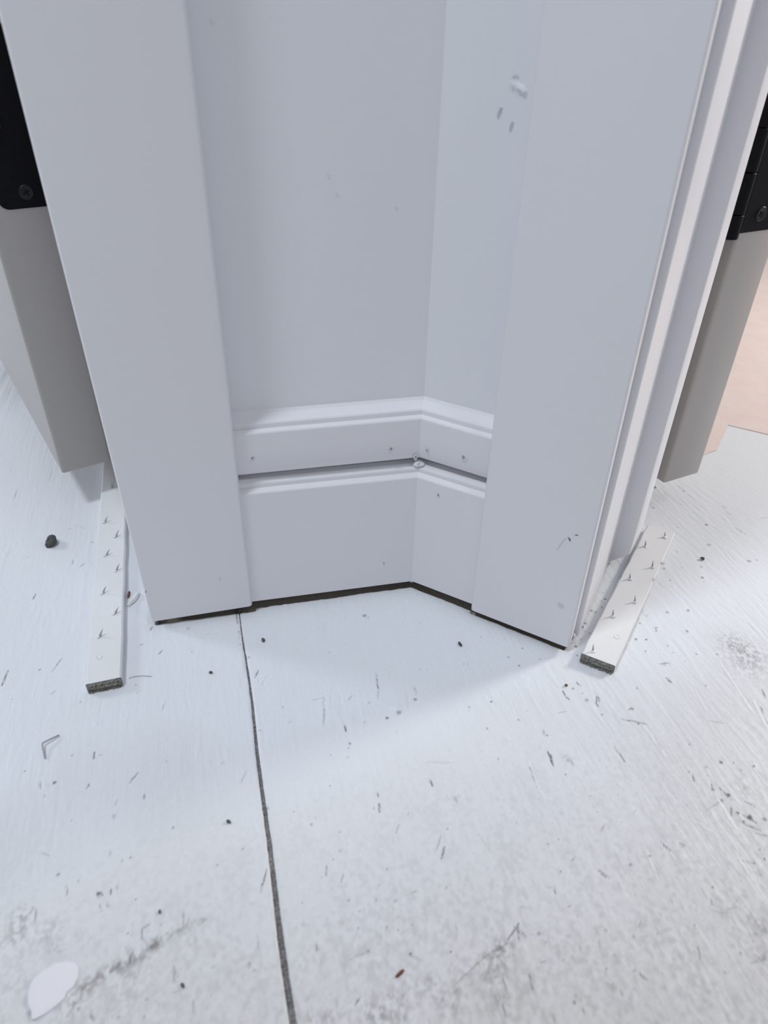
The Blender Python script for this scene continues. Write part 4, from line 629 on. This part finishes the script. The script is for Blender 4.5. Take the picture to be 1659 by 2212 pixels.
def panel(side, U, V, root):
    nu, nv = len(U), len(V)
    gu, gv = np.meshgrid(U, V, indexing='ij')
    h = np.zeros_like(gu)
    dark = np.zeros_like(gu)          # dirt
    warm = np.zeros_like(gu)
    mu, mv = gu * 1000, gv * 1000     # millimetres
    near = np.exp(-(np.maximum(np.abs(mu) - 420, 0) / 80) ** 2) * np.exp(-(np.maximum(np.abs(mv) - 420, 0) / 80) ** 2)
    # painted wood grain and roller texture
    h += 0.00010 * (vnoise(mu / 2.2, mv / 24, 1) - .5) + 0.00016 * (vnoise(mu / 5, mv / 60, 2) - .5) + 0.00035 * (vnoise(mu / 22, mv / 40, 3) - .5)
    gr = np.clip((mu - 40) / 120, 0, 1) if side > 0 else np.clip((mv + 40) / -200, 0, 1) * 0
    h += gr * 0.00020 * (vnoise(mu / 3.0 + vnoise(mu / 30, mv / 40, 8) * 4, mv / 30, 4) - .5)
    h += 0.00008 * (vnoise(mu / 1.3, mv / 3.0, 5) - .5)
    patch = np.clip((vnoise(mu / 26, mv / 34, 12) - .52) * 4, 0, 1)
    h += patch * 0.00032 * (vnoise(mu / 1.9, mv / 9, 13) - .5)
    # fine random specks and short scratches in the dirtier areas
    dens = np.clip(0.25 + 0.6 * (vnoise(mu / 60, mv / 60, 21) - .35) + 0.35 * np.clip((-mv - 40) / 120, 0, 1) + 0.3 * gr, 0, 1)
    sp_ = vnoise(mu / 1.1, mv / 1.3, 31) * vnoise(mu / 0.9 + 40, mv / 1.6, 32)
    dark += np.clip((sp_ - .80) * 5, 0, .6) * dens * near
    sm = vnoise(mu / 14, mv / 18, 41) * .35 + vnoise(mu / 1.7, mv / 2.2, 42) * .65
    dark += np.clip((sm - .50) * 1.3, 0, .30) * np.clip((-mv - 30) / 130, 0, 1) * .55 * near
    sub = vnoise(mu / 1.0, mv / 1.25, 51) * .62 + vnoise(mu / 2.6, mv / 3.2, 52) * .38

    def window(u0, u1, v0, v1):
        i0, i1 = np.searchsorted(U, u0), np.searchsorted(U, u1)
        j0, j1 = np.searchsorted(V, v0), np.searchsorted(V, v1)
        return (slice(i0, i1), slice(j0, j1)) if i1 > i0 and j1 > j0 else None

    for mk in MARKS.split(';'):
        q = mk.split()
        k = q[0]
        a = [float(x) / 1000 for x in q[1:]]
        st = a[-1] * 1000
        if k in 'sg':
            u1, v1, u2, v2, wd = a[:5]
            wd = max(wd * .58, 0.00042)
            pad = wd * 4
            W_ = window(min(u1, u2) - pad, max(u1, u2) + pad, min(v1, v2) - pad, max(v1, v2) + pad)
            if not W_:
                continue
            x, y = gu[W_], gv[W_]
            dx, dy = u2 - u1, v2 - v1
            L2 = dx * dx + dy * dy + 1e-12
            t = np.clip(((x - u1) * dx + (y - v1) * dy) / L2, 0, 1)
            ex = wd * 0.7 * (vnoise(x * 400, y * 400, 61) - .5) * 2
            sd = ((x - u1) * dy - (y - v1) * dx) / math.sqrt(L2) + ex
            dd = np.hypot(x - u1 - t * dx, y - v1 - t * dy)
            end = np.exp(-np.maximum(dd - np.abs(sd), 0) ** 2 / (wd * wd))
            taper = 0.55 + 0.45 * np.sin(np.pi * np.clip(t, .05, .95))
            g = np.exp(-(np.abs(sd) / (wd * taper)) ** 2) * np.exp(-(np.maximum(dd - wd, 0) / wd) ** 2)
            if k == 's':
                dark[W_] = np.maximum(dark[W_], np.minimum(g * st * 1.25, .97))
                h[W_] -= 0.00030 * g * st
            else:
                rr = np.exp(-((sd - wd) / wd) ** 2) - np.exp(-((sd + wd) / wd) ** 2)
                h[W_] += 0.42 * wd * rr * np.exp(-(np.maximum(dd - wd * 2, 0) / wd) ** 2) * (0.4 + sub[W_])
        else:
            u1, v1, rd = a[:3]
            pad = rd * 3.2 + .0012
            W_ = window(u1 - pad, u1 + pad, v1 - pad, v1 + pad)
            if not W_:
                continue
            x, y = gu[W_], gv[W_]
            jag = 0.55 + 0.9 * vnoise(x * 650 + u1 * 9e3, y * 650, 71)
            dd = np.hypot(x - u1, y - v1)
            if k == 'd':
                rd = max(rd * .95, .00045)
                g = np.exp(-(dd / (rd * jag)) ** 4)
                dark[W_] = np.maximum(dark[W_], np.minimum(g * st * 1.25, .97))
                h[W_] += 0.00025 * g
            elif k == 'b':
                g = np.exp(-(dd / (rd * .8 * jag)) ** 2)
                h[W_] += 0.00055 * g * min(1, rd / .0015)
            else:                                   # broad dirty smudge, broken up by grain
                g = np.exp(-(dd / (rd * 1.0)) ** 2)
                br_ = np.clip((sub[W_] - .33) * 3.2, 0, 1.2)
                dark[W_] = 1 - (1 - np.clip(dark[W_], 0, 1)) * (1 - np.clip(g * st * br_ * 1.05, 0, .9))
                warm[W_] = np.maximum(warm[W_], g * .6)
    h *= near
    h -= h.max() * 0
    dark = np.clip(dark, 0, .97)
    # colour
    base = np.array([0.755, 0.778, 0.815])
    dirt = np.array([0.075, 0.075, 0.075])
    brown = np.array([0.13, 0.105, 0.085])
    tint = (vnoise(mu / 90, mv / 110, 91) - .5)
    c = base[None, None, :] * (1 + 0.02 * tint[..., None])
    # grey dust mixed with painted light falloff, darker towards the foreground
    dust_falloff = np.clip((-mv + 10 - 40 * (vnoise(mu / 45, mv / 45, 92) - .5)) / 190, 0, 1) * (.75 + .5 * sub) * near
    c = c * (1 - .74 * dust_falloff[..., None]) + np.array([.46, .435, .42])[None, None, :] * .74 * dust_falloff[..., None]
    dcol = dirt[None, None, :] * (1 - warm[..., None]) + brown[None, None, :] * warm[..., None]
    c = c * (1 - dark[..., None]) + dcol * dark[..., None]
    # made-up recess under the trim; its darker wood colour deepens the gap shadow
    wx, wy = S0[0] + gu * EU[0] + gv * EV[0], S0[1] + gu * EU[1] + gv * EV[1]
    tL, sL_ = wx * nL.x + wy * nL.y, wx * dL.x + wy * dL.y
    tR, sR_ = wx * nR.x + wy * nR.y, wx * dR.x + wy * dR.y
    wob = 0.0012 * (vnoise(mu / 6, mv / 6, 97) - .5)
    lim = np.where((sL_ > .1105) | (sR_ > .0465), .0008, -.0018)
    tmin = np.minimum(tL, tR)
    bare = np.clip((lim - tmin + wob * .5) / .0012, 0, 1) * (tmin > -.160) * (sL_ < .1765) * (sR_ < .1135)
    gap_shade = np.array([0.42, 0.37, 0.31])
    h -= 0.0040 * bare
    c = c * (1 - bare[..., None]) + gap_shade[None, None, :] * bare[..., None]
    # seam edge: move the first column onto the ragged joint line
    xx, yy = gu.copy(), gv.copy()
    rag = 0.00022 * (vnoise(mv[0] / 1.6, mv[0] * 0 + side, 95) - .5) + 0.0004 * (vnoise(mv[0] / 9, mv[0] * 0 + side, 96) - .5)
    e = 0 if side > 0 else nu - 1
    edge = seam_mid(V) + side * (seam_half(V) + np.abs(rag))
    blend = np.exp(-(np.abs(gu) / .003) ** 2)
    xx = gu * 1.0 + (edge[None, :] - 0 * gu) * blend
    h -= 0.0004 * np.exp(-(np.abs(gu) / .0009) ** 2)
    n0 = nu * nv
    co = np.zeros((n0 + nv, 3))
    co[:n0, 0], co[:n0, 1], co[:n0, 2] = xx.ravel(), yy.ravel(), h.ravel()
    co[n0:, 0], co[n0:, 1], co[n0:, 2] = xx[e] - side * 0.0, V, -0.012
    idx = np.arange(n0).reshape(nu, nv)
    a_, b_, c_, d_ = idx[:-1, :-1].ravel(), idx[1:, :-1].ravel(), idx[1:, 1:].ravel(), idx[:-1, 1:].ravel()
    quads = np.stack([a_, b_, c_, d_], 1)
    sk = n0 + np.arange(nv)
    ed = idx[e]
    if side > 0:
        wallq = np.stack([ed[:-1], ed[1:], sk[1:], sk[:-1]], 1)
    else:
        wallq = np.stack([ed[1:], ed[:-1], sk[:-1], sk[1:]], 1)
    quads = np.concatenate([quads, wallq])
    me = bpy.data.meshes.new('floor_panel')
    me.vertices.add(len(co))
    me.vertices.foreach_set('co', co.ravel())
    nq = len(quads)
    me.loops.add(nq * 4)
    me.loops.foreach_set('vertex_index', quads.ravel().astype(np.int32))
    me.polygons.add(nq)
    me.polygons.foreach_set('loop_start', np.arange(0, nq * 4, 4, dtype=np.int32))
    me.polygons.foreach_set('use_smooth', np.ones(nq, dtype=bool))
    me.update(calc_edges=True)
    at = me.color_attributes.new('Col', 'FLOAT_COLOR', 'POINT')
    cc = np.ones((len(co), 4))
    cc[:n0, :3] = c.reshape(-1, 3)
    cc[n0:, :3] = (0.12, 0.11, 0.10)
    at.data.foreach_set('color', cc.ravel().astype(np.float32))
    return link('floor_panel', me, M_FLOOR, root)


floor = empty('floor', (S0[0], S0[1], 0), SEAM_ANGLE)
tag(floor, 'white painted plywood floor, scuffed, with one dark open seam', kind='structure')
VV = graded(-.225, .215, .00072, -1.9, 2.6)
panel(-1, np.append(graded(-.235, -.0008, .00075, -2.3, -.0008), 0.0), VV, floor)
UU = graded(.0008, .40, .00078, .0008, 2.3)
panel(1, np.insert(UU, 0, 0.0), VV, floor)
box('subfloor', -2.4, 2.4, -2.0, 2.7, -0.03, -0.0121, M_RAWFLOOR, floor)
# fibrous filler lying in the joint
v, f = [], []
vs = np.arange(-.26, .12, .0012)
for i, q in enumerate(vs):
    hw, md = float(seam_half(np.array(q))) + .0012, float(seam_mid(np.array(q)))
    zz = -0.0016 + 0.0007 * rng.uniform(-1, 1)
    v += [(md - hw, q, zz), (md + rng.uniform(-.3, .3) * hw, q, zz + rng.uniform(-.0004, .0006)), (md + hw, q, zz), (md + hw, q, -.004), (md - hw, q, -.004)]
    if i:
        b = len(v) - 10
        for k in range(5):
            f.append((b + k, b + (k + 1) % 5, b + 5 + (k + 1) % 5, b + 5 + k))
mesh('seam_filler', v, f, M_SEAM, floor)

# ------------------------------------------------------------------ carpet tack strips
def tack_strip(corner, az, length, tacks, nail, lean, label, seed, width=0.0205, skew=0.0, chips=()):
    """corner = near left foot corner of the strip; local y runs along it"""
    rg = random.Random(seed)
    root = tag(empty('carpet_tack_strip', (corner[0], corner[1], 0.0004), az), label, 'tack strip', 'carpet tack strips left on the floor')
    H = 0.0062
    e = 0.0008
    rings = []
    for k in range(25):
        y = length * k / 24
        j0, j1 = rg.uniform(-.00025, .00025), rg.uniform(-.00025, .00025)
        sk0, sk1 = (0.0, skew) if k == 0 else (0, 0)
        rings.append([(j0, y + sk0, 0), (width + j1, y + sk1, 0), (width + j1, y + sk1, H - e), (width - e + j1, y + sk1, H), (e + j0, y + sk0, H), (j0, y + sk0, H - e)])
    sweep('wood_strip', rings, M_STRIP, root, 40)
    # broken near end: layered splinters of bare grey wood
    v, f = [], []
    nx, nz = 26, 7
    for a in range(nz):
        for b in range(nx):
            x = width * (b / (nx - 1))
            zz = 0.0001 + (H - .0002) * a / (nz - 1)
            d_ = -0.0008 - rg.uniform(0, .0011) - (.0010 if a in (0, 3) else 0)
            if a == nz - 1 or b in (0, nx - 1):
                d_ = -.0001
            v.append((x, skew * (b / (nx - 1)) + d_, zz))
    for a in range(nz - 1):
        for b in range(nx - 1):
            f.append((a * nx + b, a * nx + b + 1, (a + 1) * nx + b + 1, (a + 1) * nx + b))
    mesh('broken_end', v, f, M_ENDGRAIN, root)
    inv = (Matrix.Translation((corner[0], corner[1], 0.0004)) @ Matrix.Rotation(az, 4, 'Z')).inverted()
    lw = Matrix.Rotation(-az, 3, 'Z') @ Vector((lean[0], lean[1], 0))
    for k, (x, y) in enumerate(tacks):
        c = inv @ Vector((x, y, 0))
        c.z = H
        c.x = min(max(c.x, .002), width - .002)
        ln = lw * rg.uniform(.85, 1.15)
        tip = c + Vector((ln.x, ln.y, .0052 * rg.uniform(.9, 1.1)))
        t_ = tube('tack', [c - Vector((0, 0, .001)), c + (tip - c) * .5, tip], [.00075, .00055, .00012], M_TACK, root, 7)
        bl_ = blob('paint_collar', (.0016, .0018, .0010), seed * 50 + k, M_STRIP, t_, 1, .3)
        bl_.location = c - Vector((0, 0, .0003)) - Vector((ln.x, ln.y, 0)) * .15
    c = inv @ Vector((nail[0], nail[1], 0))
    v, f = [], []
    N = 16
    for rr, hh in ((.0022, .0), (.0020, .0004), (.0016, .00045), (.0013, .00015)):
        for k in range(N):
            a = 2 * math.pi * k / N
            v.append((c.x + rr * math.cos(a), c.y + rr * math.sin(a), H + hh))
    for q in range(3):
        for k in range(N):
            f.append((q * N + k, q * N + (k + 1) % N, (q + 1) * N + (k + 1) % N, (q + 1) * N + k))
    f.append(tuple(3 * N + k for k in range(N)))
    mesh('nail_head', v, f, M_STRIP, root, smooth=True)
    for k, (x, y) in enumerate(chips):
        c = inv @ Vector((x, y, 0))
        b_ = blob('paint_chip', (.0022, .0014, .0006), seed * 9 + k, M_CHIP, root, 1, .4)
        b_.location = (c.x, c.y, H - .0004)
        b_.rotation_euler = (0, 0, 0.5 + k)
    return root


tack_strip((-.1805, -.1268), R(114.6 - 90), 0.30,
           [(-.2644, .0756), (-.2465, .0277), (-.2295, .0119), (-.2262, -.0104), (-.2109, -.0254), (-.2089, -.0497), (-.1915, -.0671), (-.1913, -.0888)],
           (-.1833, -.1052), (.0030, .0022), 'white painted tack strip on the floor left of the left casing', 4, 0.0203, 0.0005)
tack_strip((.1150, -.0498), R(67.5 - 90), 0.165,
           [(.1224, -.0473), (.1387, -.0118), (.1554, .0054), (.1552, .0300), (.1735, .0468), (.1720, .0721), (.1889, .0871)],
           (.1394, -.0310), (-.0008, .0012), 'white painted tack strip on the floor right of the right casing, grey broken end', 6, 0.0216, 0.0008,
           ((.1816, .0540), (.1725, .0331)))

# pale pink area with an L-shaped edge on the floor behind the right door
def sheet(name, outline, thick, material, label, cat):
    n = len(outline)
    v = [Vector((q.x, q.y, 0.0004)) for q in outline] + [Vector((q.x, q.y, thick)) for q in outline]
    f = [tuple(range(n)), tuple(range(n, 2 * n))] + [(i, (i + 1) % n, n + (i + 1) % n, n + i) for i in range(n)]
    o = mesh(name, v, f, material)
    return tag(o, label, cat)


M_PINK = mat('pale_pink_patch', (0.73, 0.61, 0.575), 0.85, (38, 0.6, (0.76, 0.68, 0.655)), (160, 0.25, 0.0015, ONE), spec=0.2)
sheet('pink_floor_patch', [PR(.060, -.33, 0), PR(.145, -.312, 0), PR(.1556, -.330, 0), PR(.157, -.391, 0), PR(.30, -.393, 0), PR(.95, -.391, 0), PR(.95, -1.6, 0), PR(-.20, -1.6, 0), PR(-.20, -.75, 0)],
      .0005, M_PINK, 'pale pink patch on the floor behind the right door', 'underlay')

# ------------------------------------------------------------------ debris lying on the floor
FZ = 0.0003
o = blob('lint_clump', (.0044, .0050, .0046), 38, M_DARK, None, 4, .45)
o.location = (-.2771, .0026, FZ)
tag(o, 'dark grey fuzzy lint clump on the floor left of the left tack strip', 'lint')
st = tube('bent_staple', [(-.1805, -.1593, .0012), (-.1835, -.1635, .0022), (-.1855, -.1662, .0026), (-.1857, -.1670, .0026), (-.1850, -.1682, .0024), (-.1802, -.1745, .0010)],
          [.00045, .0005, .0005, .0005, .0005, .00042], M_TACK, None, 8)
tag(st, 'bent painted staple sticking out of the floor, below the left tack strip', 'staple')
chip = [(-.1268, -.2801), (-.1275, -.2771), (-.1275, -.2745), (-.1251, -.2709), (-.1215, -.2677), (-.1171, -.266), (-.1129, -.266), (-.1106, -.2673), (-.1091, -.2709),
        (-.1092, -.2748), (-.111, -.2769), (-.1106, -.279), (-.113, -.2828), (-.1161, -.2863), (-.1191, -.2886), (-.1204, -.2882), (-.1214, -.286), (-.1244, -.284)]
cxm = sum(p[0] for p in chip) / len(chip)
cym = sum(p[1] for p in chip) / len(chip)
v, f = [], []
N = len(chip)
for sc, zz in ((1.0, 0.0), (1.0, .0005), (.93, .0007), (.55, .0008)):
    for x, y in chip:
        v.append(((x - cxm) * sc, (y - cym) * sc, zz))
for q in range(3):
    for i in range(N):
        f.append((q * N + i, q * N + (i + 1) % N, (q + 1) * N + (i + 1) % N, (q + 1) * N + i))
f.append(tuple(3 * N + i for i in range(N)))
o = mesh('paint_flake', v, f, M_CHIP, None, smooth=True)
o.location = (cxm, cym, .0001)
tag(o, 'clean white leaf-shaped flake lying on a dirty patch of floor', 'paint flake')


def sliver(name, a, b, w0, hgt, m1, seed):
    a, b = Vector(a), Vector(b)
    rg = random.Random(seed)
    d = (b - a)
    sd = Vector((-d.y, d.x, 0)).normalized()
    v, f = [], []
    n = 7
    for i in range(n):
        t = i / (n - 1)
        c = d * (t - .5)
        ww = w0 * (0.35 + .65 * math.sin(math.pi * min(max(t, .08), .92))) * rg.uniform(.85, 1.15)
        hh = hgt * rg.uniform(.8, 1.1) * (.6 if i in (0, n - 1) else 1)
        z = .0001 + hgt * .4 * t
        v += [c - sd * ww + Z * z, c + sd * ww + Z * z, c + sd * ww * .6 + Z * (z + hh), c - sd * ww * .5 + Z * (z + hh)]
    for i in range(n - 1):
        for k in range(4):
            f.append((i * 4 + k, i * 4 + (k + 1) % 4, i * 4 + 4 + (k + 1) % 4, i * 4 + 4 + k))
    f += [(0, 1, 2, 3), tuple(4 * (n - 1) + k for k in range(4))]
    o = mesh(name, v, f, m1)
    o.location = (a + b) / 2 + Z * FZ
    return o


tag(sliver('wood_splinter', (-.1898, -.0526, 0), (-.1880, -.0395, 0), .0020, .0020, M_STRIP, 2), 'pale wood splinter between the left tack strip and the left casing', 'splinter')
tag(sliver('wood_chip', (-.1935, -.0448, 0), (-.1953, -.0390, 0), .0009, .0012, M_BROWN, 3), 'tiny reddish brown wood chip tucked against the left tack strip', 'wood chip')
tag(sliver('brown_fleck', (.0238, -.2495, 0), (.0268, -.2462, 0), .0008, .0008, M_BROWN, 5), 'reddish brown fleck lying on bare floor at the bottom of the picture', 'fleck')
hair = [(-.1608, -.1132), (-.1590, -.1118), (-.1570, -.1108), (-.1530, -.1098), (-.1478, -.1093)]
tag(tube('carpet_thread', [(x, y, .0006) for x, y in hair], [.00012] * 5, M_DARK, None, 5), 'thin grey thread beside the near end of the left tack strip', 'thread')

crumbs = [((-.0892, -.0682), (.0012, .0019, .0010), 'dark crumb beside the seam, in front of the left casing'),
          ((.0382, -.0498), (.0009, .0019, .0010), 'dark crumb in front of the right casing foot'),
          ((.2157, .0726), (.0016, .0016, .0012), 'black crumb on the bright floor right of the right tack strip'),
          ((-.1133, -.1003), (.0009, .0010, .0005), 'dark dot of grit between left tack strip and seam'),
          ((-.0699, -.1930), (.0009, .0010, .0005), 'dark dot of grit left of the seam, halfway down the picture'),
          ((-.0861, -.2402), (.0006, .0011, .0004), 'dark dot of grit above the grey dirt streak'),
          ((-.0645, -.2670), (.0007, .0012, .0004), 'dark dot of grit below the grey dirt streak')]
for i, ((x, y), sz, lab) in enumerate(crumbs):
    o = blob('dirt_crumb', sz, 80 + i, M_DARK, None, 2, .5)
    o.location = (x, y, FZ)
    o.rotation_euler = (0, 0, rng.uniform(0, 3))
    tag(o, lab, 'crumb', 'dark crumbs scattered on the floor')
o = blob('brown_crumb', (.0009, .0009, .0007), 95, M_BROWN, None, 2, .4)
o.location = (.1052, -.0728, FZ)
tag(o, 'small brown crumb below the broken end of the right tack strip', 'crumb')
